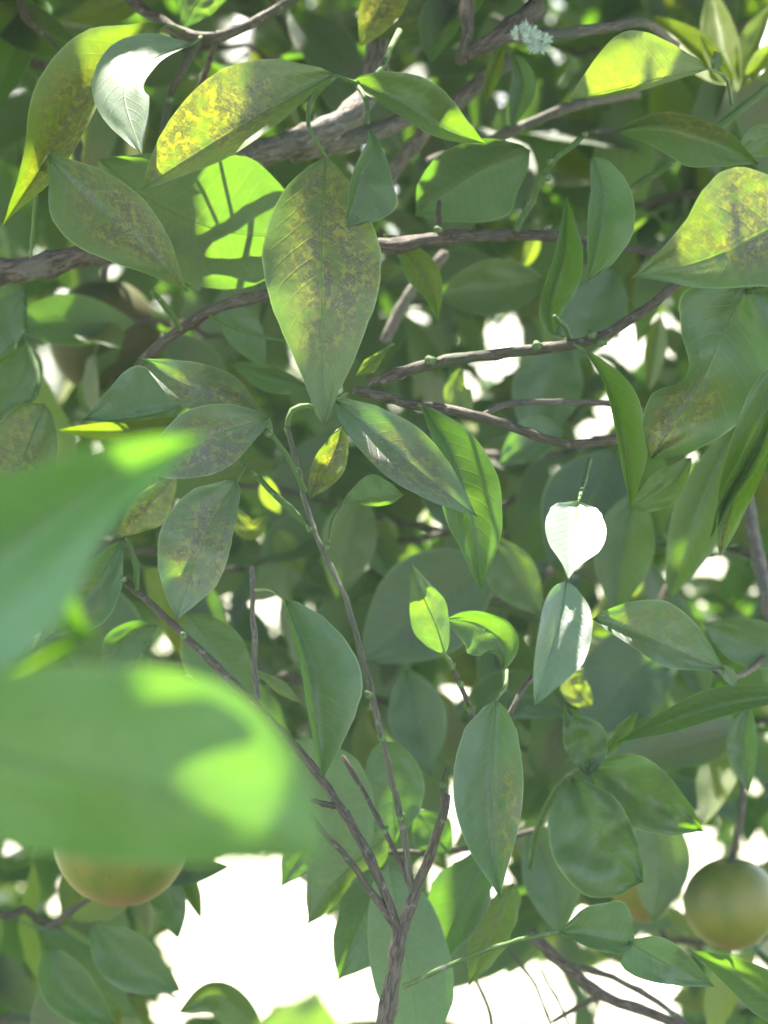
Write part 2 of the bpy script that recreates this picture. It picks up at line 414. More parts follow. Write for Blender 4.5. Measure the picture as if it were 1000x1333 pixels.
def place_leaf(parent, base, dirv, nrm, L, look):
    y = dirv.normalized(); z = (nrm - y * nrm.dot(y)).normalized(); x = y.cross(z)
    M = Matrix((x, y, z)).transposed().to_4x4() @ Matrix.Scale(L, 4)
    o = D.objects.new('leaf', random.choice(TPL)); COL.objects.link(o); o.parent = parent
    M.translation = base - wpos(parent); o.matrix_local = M
    set_look(o, **look)
    c = D.objects.new('petiole', ME_PET); COL.objects.link(c); c.parent = o
    return o

def rlook(lit=0.):
    r = random.random()
    return dict(yel=lit if lit else (random.uniform(.15, .5) if r > .86 else random.uniform(0, .12)), mot=random.choice((0, .2, .5, .9)), mc=(random.uniform(-.5, .5), random.uniform(.2, .9)),
                mr=random.uniform(.3, .8), bloom=random.choice((0, 0, .12, .25)))

def rand_branch(pts, label, r0=7, r1=3, step=.017, size=(.038, .08), group='blurred branches deep in the tree', every=1.):
    """pts: pixel + distance polyline of the stem; leaves grow from its nodes"""
    W, RR = pstem(pts, r0, r1, wob=8)
    t = thing('branch', label, 'branch', W[0], group)
    tube('stem', W, RR, M_TWIG if r0 < 9 else M_BARK, t, 8)
    acc = 0; k = random.random() * 6
    for i in range(1, len(W)):
        acc += (W[i] - W[i - 1]).length
        while acc > step:
            acc -= step; k += 2.4
            ax = (W[i] - W[i - 1]).normalized(); s = ax.orthogonal().normalized()
            out = Matrix.Rotation(k, 3, ax) @ s
            for _ in range(5):
                dv = (out * random.uniform(.7, 1.2) + ax * random.uniform(.1, .6) + Vector((0, 0, -random.uniform(.1, 1.1))) + Vector((random.uniform(-.4, .4), random.uniform(-.4, .4), 0))).normalized()
                L = random.uniform(*size); base = W[i] + dv * .012 * L / .07 * 1.2; tip = base + dv * L; c = (base + tip) / 2
                if proj(c)[2] < .9 or in_gap(base, tip, L * .2 / (K * proj(c)[2])) or in_sun(c, .004): 
                    k += 1.3; out = Matrix.Rotation(k, 3, ax) @ s; continue
                nr = Vector((random.uniform(-.6, .6), random.uniform(-1.0, .1), random.uniform(.15, 1.)))
                place_leaf(t, base, dv, nr, L, rlook()); break
    return t

# ------------------------------------------------------------------ the tree itself: trunk, limbs, crown with unseen leaves added for shade
tree = thing('citrus_tree', 'dense dark green citrus crown filling the depth behind every sharp leaf', 'tree', Vector((-.85, 1.7, 0)))
def limb(pts, rad, name='limb', mat=None):
    q = spline([tuple(p) + (r,) for p, r in zip(pts, rad)], 26)
    tube(name, [Vector(v[:3]) for v in q], [v[3] for v in q], mat or M_GREY, tree, 14, .12)
limb([(-.85, 1.7, -.05), (-.83, 1.68, .5), (-.86, 1.62, 1.0), (-.8, 1.6, 1.45)], [.085, .07, .062, .055], 'trunk')
limb([(-.82, 1.6, 1.35), (-.6, 1.5, 1.75), (-.2, 1.6, 2.1), (.3, 1.7, 2.3)], [.045, .035, .025, .012])
limb([(-.82, 1.62, 1.35), (-.95, 1.3, 1.8), (-.8, .9, 2.1), (-.3, .8, 2.3)], [.04, .03, .022, .01])

def crown(n, sampler, name, size, keep):
    tv, tf, tu = template(5, 1, 4.4, .22, .12, .35)
    tv = np.array([tuple(v) for v in tv]); tf = np.array(tf); tu = np.array(tu)
    VV = []; FF = []; UU = []; RN = []; k = 0; tries = 0
    while k < n and tries < n * 12:
        tries += 1
        c = sampler(); L = random.uniform(*size)
        dv = Vector((random.gauss(0, .7), random.gauss(0, .7), random.gauss(-.45, .45))).normalized()
        base = c - dv * L / 2
        nr = Vector((random.uniform(-.6, .6), random.uniform(-.7, .5), random.uniform(.2, 1.))); y = dv
        if not keep(base, base + dv * L, c, L) or blocks_sun(base, dv, nr, L): continue
        z = (nr - y * nr.dot(y)).normalized(); x = y.cross(z)
        m = np.array([list(x), list(y), list(z)]) * L
        VV.append(tv @ m + np.array(base - tree.location)); FF.append(tf + k * len(tv)); UU.append(tu); RN.append(np.full(len(tv), random.random())); k += 1
    me = mesh(name, [tuple(v) for v in np.concatenate(VV)], [tuple(int(i) for i in f) for f in np.concatenate(FF)], np.concatenate(UU))
    at = me.attributes.new('rnd', 'FLOAT', 'POINT'); at.data.foreach_set('value', np.concatenate(RN))
    o = link(name, me, M_LEAFJ, tree, (0, 0, 0)); o['kind'] = 'stuff'
    print('crown', name, k); return o

def above_top(p, m=30):
    x, y, d = proj(p); return y < -m
def canopy_pt():
    while True:
        y = random.uniform(.48, 2.6); z = random.uniform(1.62, 2.65); x = random.uniform(-1.15, .75)
        p = Vector((x, y, z))
        if y < .80 and z < 1.9 - .2 * y: continue
        return p
def canopy_keep(a, b, c, L):
    for q in (a, b, c):
        x, y, d = proj(q)
        if y > -40 and d < 1.9 and -120 < x < 1120: return False
        if y > -40 and d < .2: return False
    return True
SHADE_PTS = [P(x, y, d) + SDIR * s for d, st in ((.38, 70), (.78, 30), (.86, 45), (1.1, 60)) for y in range(0, 1400, st) for x in range(-60, 1100, st)
        for s in (random.uniform(.12, .5), random.uniform(.3, 1.1), random.uniform(.2, .9))]  # points on sun rays where unseen leaves are added for shade
def canopy_point():
    return canopy_pt() if not SHADE_PTS else SHADE_PTS.pop() + Vector((random.gauss(0, .006), random.gauss(0, .006), 0))
crown(17000, canopy_point, 'crown', (.055, .085), canopy_keep)  # overhead leaves out of view, many added only to block the sun

def deep_pt():
    d = random.uniform(1.3, 2.7); return P(random.uniform(-150, 1150), random.uniform(-80, 1420), d)
def deep_keep(a, b, c, L):
    d = proj(c)[2]
    return not in_gap(a, b, L * .22 / (K * d), 1.) 
crown(6500, deep_pt, 'inner_crown', (.038, .075), deep_keep)

# ------------------------------------------------------------------ blurred branches behind, each with its own leaves
for pts, lab in [
    ([(-60, 60, 1.05), (120, 90, 1.1), (300, 60, 1.15), (450, 120, 1.2)], 'blurred shaded branch behind the mottled leaves of the upper left corner'),
    ([(330, -40, 1.1), (420, 90, 1.15), (600, 160, 1.2), (700, 280, 1.25)], 'blurred branch behind the thick grey limb at the top centre'),
    ([(1060, -20, 1.15), (900, 60, 1.15), (760, 70, 1.2), (640, 20, 1.2)], 'blurred branch of light green leaves in the upper right corner behind the lime leaf'),
    ([(1080, 330, 1.05), (940, 250, 1.1), (800, 280, 1.2), (650, 350, 1.3)], 'blurred branch behind the two upright leaves right of centre'),
    ([(-60, 420, 1.0), (70, 440, 1.05), (210, 420, 1.1), (360, 460, 1.2)], 'blurred shaded branch behind the dark round fruit at left'),
    ([(300, 300, 1.15), (450, 360, 1.2), (600, 400, 1.2), (720, 380, 1.3)], 'blurred branch behind the tip of the big hanging mottled leaf'),
    ([(560, 560, 1.15), (680, 600, 1.1), (820, 560, 1.1), (1050, 520, 1.2)], 'blurred branch between the purple leaf and the white sunlit leaf'),
    ([(-50, 720, 1.1), (120, 700, 1.05), (300, 740, 1.1), (420, 700, 1.2)], 'blurred branch behind the hanging spotted leaves left of the fork'),
    ([(380, 700, 1.2), (520, 760, 1.15), (640, 780, 1.1), (760, 720, 1.2)], 'blurred dark branch behind the small upright half lit leaf'),
    ([(1060, 760, 1.05), (920, 720, 1.1), (800, 860, 1.1), (660, 900, 1.2)], 'blurred branch behind the leaf reaching right from the white leaf'),
    ([(200, 860, 1.0), (330, 880, 1.05), (460, 900, 1.1), (600, 960, 1.2)], 'blurred dark branch behind the folded leaf left of the stem'),
    ([(1050, 930, 1.05), (900, 960, 1.1), (760, 1000, 1.15), (640, 950, 1.2)], 'blurred branch above the green orange at right'),
    ([(-60, 1180, 1.0), (60, 1200, 1.05), (140, 1260, 1.1), (230, 1300, 1.1)], 'dark branch in the lower left corner below the huge blurred leaf'),
    ([(-40, 1020, 1.1), (80, 1100, 1.1), (200, 1130, 1.15), (260, 1100, 1.2)], 'dark branch beside the pink rimmed fruit at lower left'),
    ([(1040, 1210, 1.05), (900, 1230, 1.1), (800, 1170, 1.15), (700, 1160, 1.2)], 'dark branch behind the double leaf at lower right'),
    ([(-40, 1330, 1.2), (90, 1320, 1.2), (180, 1290, 1.2)], 'low dark branch along the bottom edge at far left'),
]: rand_branch(pts, lab)

# ------------------------------------------------------------------ hero branches
def br(label, base, cat='branch', name='branch', group=None):
    return thing(name, label, cat, P(*base), group)
def stem(t, pts, r0, r1, mat=None, name='stem', rough=.12, seg=12, wob=1.2):
    W, RR = pstem(pts, r0, r1, wob=wob); return tube(name, W, RR, mat or M_TWIG, t, seg, rough)
def bud(t, x, y, d, r=5):
    c = P(x, y, d); m = Matrix.Rotation(random.random() * 6, 3, 'Z'); V, F, U = tube_data([c - m @ Vector((0, .0004, .001)) * 1, c, c + m @ Vector((.0006, -.0012, .0012))], [r * d * K * .7, r * d * K, r * d * K * .45], 7, .2)
    link('bud', mesh('bud', [v - c for v in V], F, U), M_GREEN, t, c - wpos(t))

# --- thick limb at the top centre
t = br('thick grey limb with a pale upright fork behind the hanging leaves at top', (215, 262, .93), 'limb', 'limb')
stem(t, [(120, 300, .95), (215, 255, .94), (300, 213, .93), (370, 190, .92), (440, 160, .92), (480, 120, .93), (492, 60, .94), (490, -30, .95)], 23, 15, M_GREY, 'limb_wood', .1, 18)
stem(t, [(380, 200, .93), (480, 175, .94), (560, 140, .95)], 16, 11, M_GREY, 'side_limb', .1, 14)
leaf(t, [(540, -30), (500, 0), (470, 60)], 26, 30, (.9, .88), yel=.6, mot=1, mr=.8, wr=.25)
leaf(t, [(640, -25), (590, 10), (520, 30), (455, 38)], 45, 28, (.93, .93, .94), wr=.3, mot=.5, bloom=0., crump=.3)
leaf(t, [(600, -20), (580, 25), (560, 82)], 34, 20, (.94, .90), bloom=.35, mot=.5, label='blue grey leaf tip with a notched edge hanging at top centre')

# --- twigs in the upper left
t = br('knotty dark twigs across the upper left with a curled sunlit leaf', (160, -15, .9))
stem(t, [(150, -20, .9), (200, 22, .89), (262, 48, .88), (320, 34, .88), (400, -12, .89)], 9, 7)
stem(t, [(262, 48, .88), (235, 95, .88), (218, 140, .89), (205, 215, .9)], 6, 4.5, rough=.25)
stem(t, [(285, 42, .88), (262, 110, .9), (215, 215, .92)], 4, 3)
stem(t, [(20, -20, .9), (35, 25, .9), (75, 62, .92), (100, 110, .93)], 5, 3)
stem(t, [(100, 150, .93), (101, 215, .94), (108, 300, .95)], 7, 6)
for x, y in ((222, 130), (240, 82), (300, 40)): bud(t, x, y, .88, 6)
leaf(t, [(216, 31), (125, 112), (62, 205), (3, 294)], [(.08, 24), (.25, 62), (.5, 62), (.75, 26), (.92, 8)], [(.3, 10), (.5, 22), (.75, 22), (.9, 8)], (.86, .84, .83), att=[(240, 40, .88)],
     yel=.28, mot=.9, mc=(-.3, .55), mr=.8, label='long olive leaf with purple speckles curving down the left edge, its tip glowing')
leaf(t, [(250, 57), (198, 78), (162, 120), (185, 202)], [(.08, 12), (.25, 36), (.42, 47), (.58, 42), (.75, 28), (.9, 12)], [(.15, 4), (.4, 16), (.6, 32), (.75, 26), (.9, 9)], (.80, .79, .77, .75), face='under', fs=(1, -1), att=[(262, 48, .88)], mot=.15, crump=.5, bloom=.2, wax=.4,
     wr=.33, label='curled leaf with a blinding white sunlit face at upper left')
leaf(t, [(300, -10), (262, -2), (238, 36)], 26, 26, (.9, .9), bloom=.3, face='under')
leaf(t, [(200, -20), (150, 8), (85, 25)], 24, 22, (1.0, .98), yel=.3, mot=.2)
leaf(t, [(-30, -10), (30, 25), (110, 68)], 38, 26, (.98, .97), mot=.4)

# --- sprig whose leaves fan out at the top centre: the big hanging leaf
t = br('fine green sprig at top centre holding the big hanging mottled leaf', (500, 60, .83), 'sprig', 'sprig')
stem(t, [(520, 40, .86), (497, 88, .82), (470, 108, .80), (437, 98, .79)], 4.5, 3.2, M_GREEN)
stem(t, [(462, 106, .80), (477, 130, .79), (479, 160, .78)], 3.2, 3, M_GREEN)
stem(t, [(437, 98, .79), (405, 132, .80), (402, 165, .79)], 3.2, 2.8, M_GREEN)
leaf(t, [(425, 203), (419, 300), (419, 430), (422, 554)], [(.03, 18), (.1, 44), (.22, 66), (.36, 77), (.48, 72), (.62, 56), (.78, 32), (.92, 15), (.98, 8)],
     [(.03, 14), (.1, 36), (.22, 62), (.34, 77), (.5, 75), (.64, 58), (.78, 38), (.92, 14), (.98, 8)], (.792, .782, .785), att=[(412, 184, .79), (402, 165, .79)], wr=.24, wave=.3,
     mot=1, mc=(-.15, .42), mr=.82, yel=.16, bloom=.1, label='large hanging leaf at centre top, pointed, speckled brown over yellow')
leaf(t, [(436, 97), (335, 152), (225, 219), (184, 247)], [(.06, 22), (.2, 55), (.4, 76), (.6, 70), (.8, 46), (.92, 20)], [(.1, 6), (.3, 20), (.6, 26), (.8, 16), (.93, 8)], (.775, .755, .76), wr=.3,
     mot=1, mc=(.4, .62), mr=.8, yel=.22, bloom=.12, label='leaf slanting down to the left with a glowing yellow mottled patch')
leaf(t, [(458, 106), (520, 132), (578, 168), (633, 187)], [(.1, 8), (.35, 15), (.6, 15), (.85, 8)], [(.05, 14), (.2, 30), (.45, 44), (.7, 36), (.9, 14)], (.80, .79, .80), face='top', wr=.3, yel=.1, mot=.1,
     label='smooth green leaf arching right from the top sprig to a sharp tip')
leaf(t, [(480, 168), (486, 190), (468, 235), (451, 297)], [(.1, 8), (.3, 12), (.6, 10), (.85, 5)], [(.12, 6), (.3, 30), (.5, 48), (.7, 56), (.85, 38), (.95, 14)], (.782, .775, .775), fs=(-1, -1), wr=.34, mot=.1, bloom=.08,
     label='small dark leaf folded along its pale midrib above the big hanging leaf')

# --- long horizontal branch
t = br('long ridged brown branch crossing behind the hanging leaves, thick at the left edge', (-40, 352, .87))
stem(t, [(-40, 356, .87), (40, 350, .87), (110, 332, .87), (200, 318, .87), (340, 322, .87), (500, 320, .87), (600, 308, .87), (720, 307, .88), (780, 318, .89), (860, 330, .9)], 20, 5, M_BARK, rough=.12, seg=16)
stem(t, [(570, 310, .87), (572, 262, .88)], 4, 3); bud(t, 572, 300, .865, 7)
leaf(t, [(62, 203), (88, 222), (145, 274), (247, 381)], [(.06, 20), (.2, 58), (.4, 66), (.6, 48), (.8, 22), (.93, 8)], [(.06, 10), (.25, 30), (.5, 40), (.75, 28), (.93, 6)], (.81, .80, .79), wr=.3, att=[(50, 230, .84), (40, 335, .86)],
     mot=1, mc=(-.2, .5), mr=.85, yel=.1, bloom=.15, label='drooping leaf at left blotched grey purple and yellow, lying over the brown branch')
leaf(t, [(128, 207), (190, 255), (280, 298), (392, 312)], [(.05, 20), (.2, 50), (.4, 72), (.6, 78), (.8, 66), (.95, 36)], [(.04, 14), (.15, 46), (.35, 75), (.55, 96), (.75, 98), (.92, 60)], (.845, .86, .865), wr=.40, face='under', fs=(1, -1), bow=-.005,
     mot=.3, mc=(.3, .35), mr=.5, yel=.06, label='broad bright green backlit leaf at left crossed by a twig shadow')
leaf(t, [(690, 196), (640, 215), (590, 245), (540, 282)], [(.1, 18), (.3, 38), (.6, 46), (.85, 30)], [(.1, 30), (.35, 66), (.6, 58), (.85, 28)], (.88, .885), mot=0, wr=.4, label='broad very dark rounded leaf right of the big hanging leaf')
leaf(t, [(500, 305), (530, 330), (560, 370), (572, 425)], [(.2, 10), (.5, 22), (.8, 8)], [(.2, 14), (.5, 20), (.8, 8)], (.89, .89), yel=.15)

# --- dark twig towards the left
t = br('slender dark curved twig above the pair of overlapping leaves at left centre', (350, 386, .87))
stem(t, [(350, 384, .86), (290, 398, .87), (235, 430, .875), (190, 468, .88), (150, 520, .9)], 9, 7, M_BARK)
stem(t, [(235, 428, .87), (218, 402, .86), (198, 380, .85)], 4, 3.5, M_GREEN)
stem(t, [(272, 410, .87), (320, 432, .88), (400, 450, .9)], 2.5, 2, M_GREEN)
leaf(t, [(250, 520), (215, 535), (160, 545), (107, 547)], [(.1, 30), (.35, 62), (.55, 62), (.8, 34), (.93, 12)], [(.3, 3), (.7, 4)], (.83, .83), face='top', wr=.34, bloom=.2, mot=0, label='leaf with a blue sky sheen and a thin bright lower rim at left centre')
leaf(t, [(280, 395), (310, 425), (345, 478)], 22, 26, (.95, .95), bloom=.3, mot=0)
leaf(t, [(400, 505), (350, 492), (300, 472)], 16, 18, (.9, .9), mot=0)
leaf(t, [(255, 545), (170, 560), (75, 560)], 14, 16, (.88, .88), yel=.3, mot=0)

# --- dark branch right of centre
t = br('bare dark branch running right from behind the big leaf towards the upper right', (485, 500, .84))
stem(t, [(480, 500, .84), (560, 474, .84), (640, 462, .84), (705, 454, .84), (770, 442, .84), (822, 416, .84), (880, 370, .84), (960, 300, .85)], 8.5, 7)
for x, y in ((770, 436), (700, 450), (560, 470), (783, 446)): bud(t, x, y, .835, 8)
stem(t, [(742, 440, .84), (735, 425, .83), (722, 412, .82)], 4, 3, M_GREEN)
leaf(t, [(720, 436), (716, 400), (735, 330), (739, 250)], [(.1, 12), (.35, 27), (.6, 24), (.85, 8)], [(.1, 12), (.35, 14), (.6, 12), (.85, 6)], (.865, .855), att=[(738, 442, .84)], wr=.24, mot=.1, label='narrow upright leaf beside the blue sheened leaf right of centre')
leaf(t, [(762, 455), (790, 500), (812, 580), (822, 664)], [(.3, 4), (.7, 7)], [(.1, 10), (.3, 30), (.5, 34), (.7, 28), (.9, 10)], (.83, .815, .82), att=[(745, 447, .84)], wr=.28, mot=0, yel=.08, label='hanging leaf with a pale folded edge below the dark branch at right')
leaf(t, [(900, 596), (880, 625), (855, 645), (818, 664)], [(.2, 16), (.5, 26), (.8, 14)], [(.2, 10), (.5, 20), (.8, 14)], (.84, .84), yel=.1, mot=.1)
leaf(t, [(505, 452), (490, 468), (462, 490)], [(.3, 6), (.6, 9)], [(.3, 5), (.6, 10)], (.86, .85), yel=.35, mot=0, att=[(512, 447, .86)])
leaf(t, [(772, 203), (786, 250), (782, 300), (765, 370)], [(.1, 10), (.4, 20), (.7, 14), (.9, 5)], [(.08, 18), (.3, 36), (.55, 42), (.8, 26), (.93, 8)], (.825, .815, .82), wr=.32, bloom=.25, mot=0, label='oval upright leaf with a blue sheen below the arching leaf at upper right')

# --- lower twig right of centre, the white leaf hangs from it
t = br('thin dark twig below the bare branch, carrying the purple tinged leaf', (468, 512, .83))
stem(t, [(462, 508, .82), (540, 527, .83), (620, 541, .83), (685, 562, .83), (740, 578, .83), (800, 573, .84), (850, 577, .86)], 8, 6)
stem(t, [(630, 540, .83), (660, 526, .84), (720, 523, .84), (810, 528, .85), (900, 560, .86)], 4, 4, M_GREY)
leaf(t, [(436, 521), (500, 574), (568, 630), (622, 673)], [(.08, 16), (.25, 28), (.5, 33), (.75, 22), (.92, 8)], [(.06, 14), (.2, 30), (.45, 42), (.7, 32), (.9, 12)], (.80, .78, .775), wr=.27, att=[(452, 510, .82)],
     mot=.95, mc=(.3, .55), mr=.8, bloom=.85, label='leaf washed grey violet pointing down right at the middle of the photo')
leaf(t, [(550, 529), (592, 600), (618, 690), (626, 769)], [(.1, 8), (.35, 26), (.6, 34), (.8, 20), (.93, 8)], [(.06, 14), (.2, 32), (.45, 46), (.7, 36), (.88, 16)], (.81, .80, .80), wr=.27, mot=.1, bloom=.15,
     att=[(545, 526, .83)], label='smooth light green leaf hanging beside the grey violet leaf')
leaf(t, [(445, 556), (435, 590), (402, 652)], [(.2, 14), (.5, 20), (.8, 12)], [(.2, 14), (.5, 22), (.8, 12)], (.82, .82), mot=1, mr=.9, yel=.2, label='short brown speckled leaf below the tip of the big hanging leaf')
leaf(t, [(447, 655), (480, 648), (527, 644)], [(.2, 6), (.5, 12), (.8, 10)], [(.2, 16), (.5, 30), (.8, 16)], (.84, .84), face='under', att=[(432, 678, .83), (428, 705, .82)], mot=.1)
leaf(t, [(600, 480), (592, 510), (618, 545)], [(.3, 12), (.6, 16)], [(.3, 16), (.6, 20)], (.98, .98), yel=.3, mot=0)

t = br('leaf pair on a short stalk: blazing white heart shaped wing above a silvery hanging leaf', (752, 585, .83), 'sprig', 'sprig')
stem(t, [(768, 598, .875), (760, 630, .84), (754, 651, .803)], 3, 2.4, M_GREEN)
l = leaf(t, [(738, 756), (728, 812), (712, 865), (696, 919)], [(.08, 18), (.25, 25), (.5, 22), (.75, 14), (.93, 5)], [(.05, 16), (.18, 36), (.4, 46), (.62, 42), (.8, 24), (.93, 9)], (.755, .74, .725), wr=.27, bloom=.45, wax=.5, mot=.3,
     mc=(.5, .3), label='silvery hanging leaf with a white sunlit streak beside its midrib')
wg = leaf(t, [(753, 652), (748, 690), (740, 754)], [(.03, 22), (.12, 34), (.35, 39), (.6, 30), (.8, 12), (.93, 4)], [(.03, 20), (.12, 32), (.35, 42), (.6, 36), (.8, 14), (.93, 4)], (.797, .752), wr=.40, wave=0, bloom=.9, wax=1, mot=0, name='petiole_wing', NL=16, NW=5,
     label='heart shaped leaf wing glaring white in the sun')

# --- lime leaf and green stems upper right
t = br('straight green stem slanting up to the right edge with a lime leaf on it', (1010, 100, .88))
stem(t, [(1030, 92, .88), (955, 150, .88), (885, 203, .88), (826, 246, .89), (770, 300, .9)], 6, 5, M_GREEN)
leaf(t, [(922, 89), (850, 104), (790, 119), (739, 129)], [(.05, 14), (.2, 40), (.4, 66), (.55, 68), (.75, 46), (.9, 20)], [(.1, 4), (.5, 10), (.8, 6)], (.835, .81, .81), face='under', wr=.40, fs=(-1, 1), att=[(945, 100, .85), (953, 135, .875)], yel=.42, mot=.1,
     label='lime yellow leaf arching below the twig with the lichen')
leaf(t, [(928, 90), (934, 76), (930, 66)], 9, 8, (.85, .85), name='petiole_wing', NL=8, NW=3, mot=0, yel=.1)
leaf(t, [(1020, 170), (985, 185), (960, 200)], 20, 22, (.87, .86), yel=.15, mot=.1)
for q in ([(960, 120), (940, 60), (925, -20)], [(965, 115), (985, 60), (1010, 0)], [(955, 110), (900, 60), (850, 20)], [(970, 100), (1010, 80), (1060, 60)]):
    leaf(t, q, 24, 26, (.98, 1.02), yel=.4, mot=0, wr=.25)
t = br('bright green zigzag twig left of the arching leaf at upper right', (672, 290, .87), 'twig', 'twig')
stem(t, [(672, 300, .87), (690, 264, .87), (716, 212, .86), (742, 192, .86), (760, 177, .86)], 5.5, 4, M_GREEN, rough=.2)
stem(t, [(760, 177, .86), (780, 169, .85), (803, 169, .85)], 3.5, 3, M_TWIG)
for x, y in ((716, 210), (762, 175), (712, 230)): bud(t, x, y, .855, 7)
leaf(t, [(803, 170), (865, 166), (930, 184), (990, 214)], [(.08, 10), (.3, 30), (.55, 42), (.8, 24), (.93, 8)], [(.08, 8), (.3, 20), (.5, 22), (.75, 18), (.92, 6)], (.85, .845, .85), wr=.3, mot=.8, mc=(-.6, .45), mr=.55, yel=.08,
     label='arching leaf at upper right with dark speckles along its upper half')

# --- top right knotty twig with the lichen
t = br('knotty brown twigs at the top between the two leafy sprays, lichen growing on one', (605, -20, .9))
stem(t, [(603, -25, .9), (608, 40, .89), (600, 82, .89)], 12, 7, rough=.2)
stem(t, [(700, 10, .9), (650, 46, .89), (606, 70, .89)], 15, 10, M_BARK, rough=.2)
stem(t, [(645, 48, .89), (720, 45, .89), (790, 36, .89), (836, 28, .89), (880, 60, .92)], 10, 6, M_GREY)
leaf(t, [(668, 70), (680, 110), (664, 172)], [(.2, 10), (.5, 16), (.8, 8)], [(.2, 14), (.5, 18), (.8, 8)], (.92, .91), bloom=.6, mot=.2)
leaf(t, [(655, 60), (640, 100), (632, 135)], 9, 11, (.95, .95), yel=.3, mot=0)
t = br('weathered grey limb with a pale sunlit top slanting behind the arching smooth leaf', (690, 60, .96))
stem(t, [(665, 78, .96), (620, 112, .96), (560, 165, .96), (505, 235, .97), (440, 330, .99)], 12, 10, M_GREY, rough=.15)
stem(t, [(560, 210, 1.0), (620, 190, .98), (690, 160, .97), (750, 137, .97), (830, 120, 1.)], 8, 7, M_GREY)
stem(t, [(500, 445, 1.), (535, 380, 1.), (580, 330, 1.)], 9, 8, M_GREY)

# --- right edge
t = br('heavy drooping spray at the right edge with three large mottled leaves', (1090, 200, .80), 'branch')
stem(t, [(1100, 190, .8), (1065, 260, .79), (1030, 340, .79), (1000, 374, .79), (965, 382, .80), (935, 392, .80)], 5, 4, M_GREEN)
leaf(t, [(1075, 262), (1000, 300), (920, 338), (821, 362)], [(.1, 40), (.3, 92), (.5, 86), (.7, 52), (.88, 20)], [(.1, 34), (.3, 78), (.5, 54), (.7, 32), (.88, 10)], (.745, .735, .75), wr=.3, face='top', mot=1, mc=(.3, .35), mr=.8, yel=.04,
     bloom=.1, label='big mottled leaf entering from the right edge, lit yellow in two spots')
leaf(t, [(975, 365), (945, 430), (905, 510), (848, 598)], [(.06, 40), (.2, 72), (.38, 50), (.5, 24), (.6, 22), (.72, 46), (.88, 36), (.96, 16)], [(.06, 40), (.25, 78), (.5, 80), (.7, 62), (.88, 36), (.96, 14)], (.80, .79, .79), wr=.36, crump=1., wave=1.4,
     mot=.95, mc=(.1, .75), mr=.55, yel=.05, bloom=.08, label='puckered wavy leaf at right with a brown mottled lower half')
leaf(t, [(1015, 470), (985, 570), (955, 655), (937, 723)], [(.15, 24), (.4, 30), (.65, 26), (.85, 14), (.95, 7)], [(.15, 20), (.4, 24), (.65, 22), (.85, 14), (.95, 7)], (.77, .76, .76), wr=.22, mot=1, mc=(0, .98), mr=.4, yel=.12,
     label='long narrow leaf hanging at the right edge with a brown spotted tip')
leaf(t, [(1020, 500), (990, 580), (948, 650), (925, 700)], 16, 12, (.75, .76), mot=.2, yel=.05)

# --- the forked stem rising from the bottom centre
t = br('forked purple brown stem rising from the bottom edge and splitting into slender twigs', (500, 1350, .80), 'stem', 'forked_stem')
stem(t, [(498, 1350, .80), (510, 1280, .80), (521, 1212, .80)], 13, 11, seg=16)
stem(t, [(521, 1216, .80), (540, 1165, .80), (560, 1112, .795), (576, 1065, .79), (582, 1035, .79)], 9.5, 5.5)
stem(t, [(572, 1075, .79), (578, 1045, .79), (576, 1014, .79), (581, 1000, .79)], 5.5, 2)
stem(t, [(536, 1160, .80), (522, 1065, .795), (497, 962, .785), (478, 880, .785), (450, 782, .79), (406, 682, .80), (388, 612, .805), (374, 556, .81)], 5.2, 3.6, M_OLD, rough=.2)
stem(t, [(374, 556, .81), (380, 534, .81), (404, 528, .815), (420, 540, .82)], 4.2, 3, M_PET)
stem(t, [(521, 1216, .80), (482, 1118, .80), (440, 1046, .805), (396, 986, .81), (332, 917, .82), (272, 857, .825), (206, 795, .83), (158, 752, .83)], 7.5, 5)
stem(t, [(514, 1206, .80), (456, 1122, .795), (425, 1088, .79), (395, 1050, .78)], 5.5, 4)
stem(t, [(537, 1158, .80), (500, 1080, .80), (466, 1018, .81), (446, 984, .815)], 4.5, 3.2)
stem(t, [(436, 1050, .805), (405, 1042, .80)], 4.5, 3.5)
stem(t, [(406, 690, .80), (370, 655, .80), (330, 618, .80), (312, 600, .80)], 4, 3, M_GREEN, rough=.25)
stem(t, [(398, 640, .80), (375, 595, .795), (350, 560, .79)], 3.6, 2.8, M_GREEN)
stem(t, [(178, 768, .83), (176, 735, .83), (165, 700, .83)], 4, 3, M_GREEN)
for x, y, dd in ((404, 688, .795), (427, 712, .79), (480, 905, .78), (497, 962, .78), (385, 612, .80), (332, 617, .795), (350, 565, .785), (578, 1022, .785), (500, 1082, .79), (240, 828, .82), (160, 754, .82), (522, 1065, .79)): bud(t, x, y, dd, 5.5)
leaf(t, [(347, 547), (290, 515), (238, 499), (178, 465)], [(.08, 10), (.3, 28), (.6, 32), (.8, 20), (.93, 6)], [(.1, 10), (.35, 24), (.6, 28), (.85, 10)], (.80, .79, .80), wr=.28, att=[(352, 562, .79)], mot=1, mc=(-.2, .4), mr=.9, bloom=.4,
     label='upper of two overlapping leaves at left centre, greyish with a pointed left tip')
leaf(t, [(350, 545), (290, 563), (226, 596), (178, 615)], [(.06, 14), (.25, 34), (.5, 46), (.75, 34), (.92, 12)], [(.08, 16), (.3, 40), (.55, 42), (.8, 24), (.93, 8)], (.785, .775, .78), wr=.3, att=[(353, 563, .79)], mot=1, mc=(-.4, .5), mr=.9, bloom=.5,
     label='lower of two overlapping leaves at left centre, tinged purple brown')
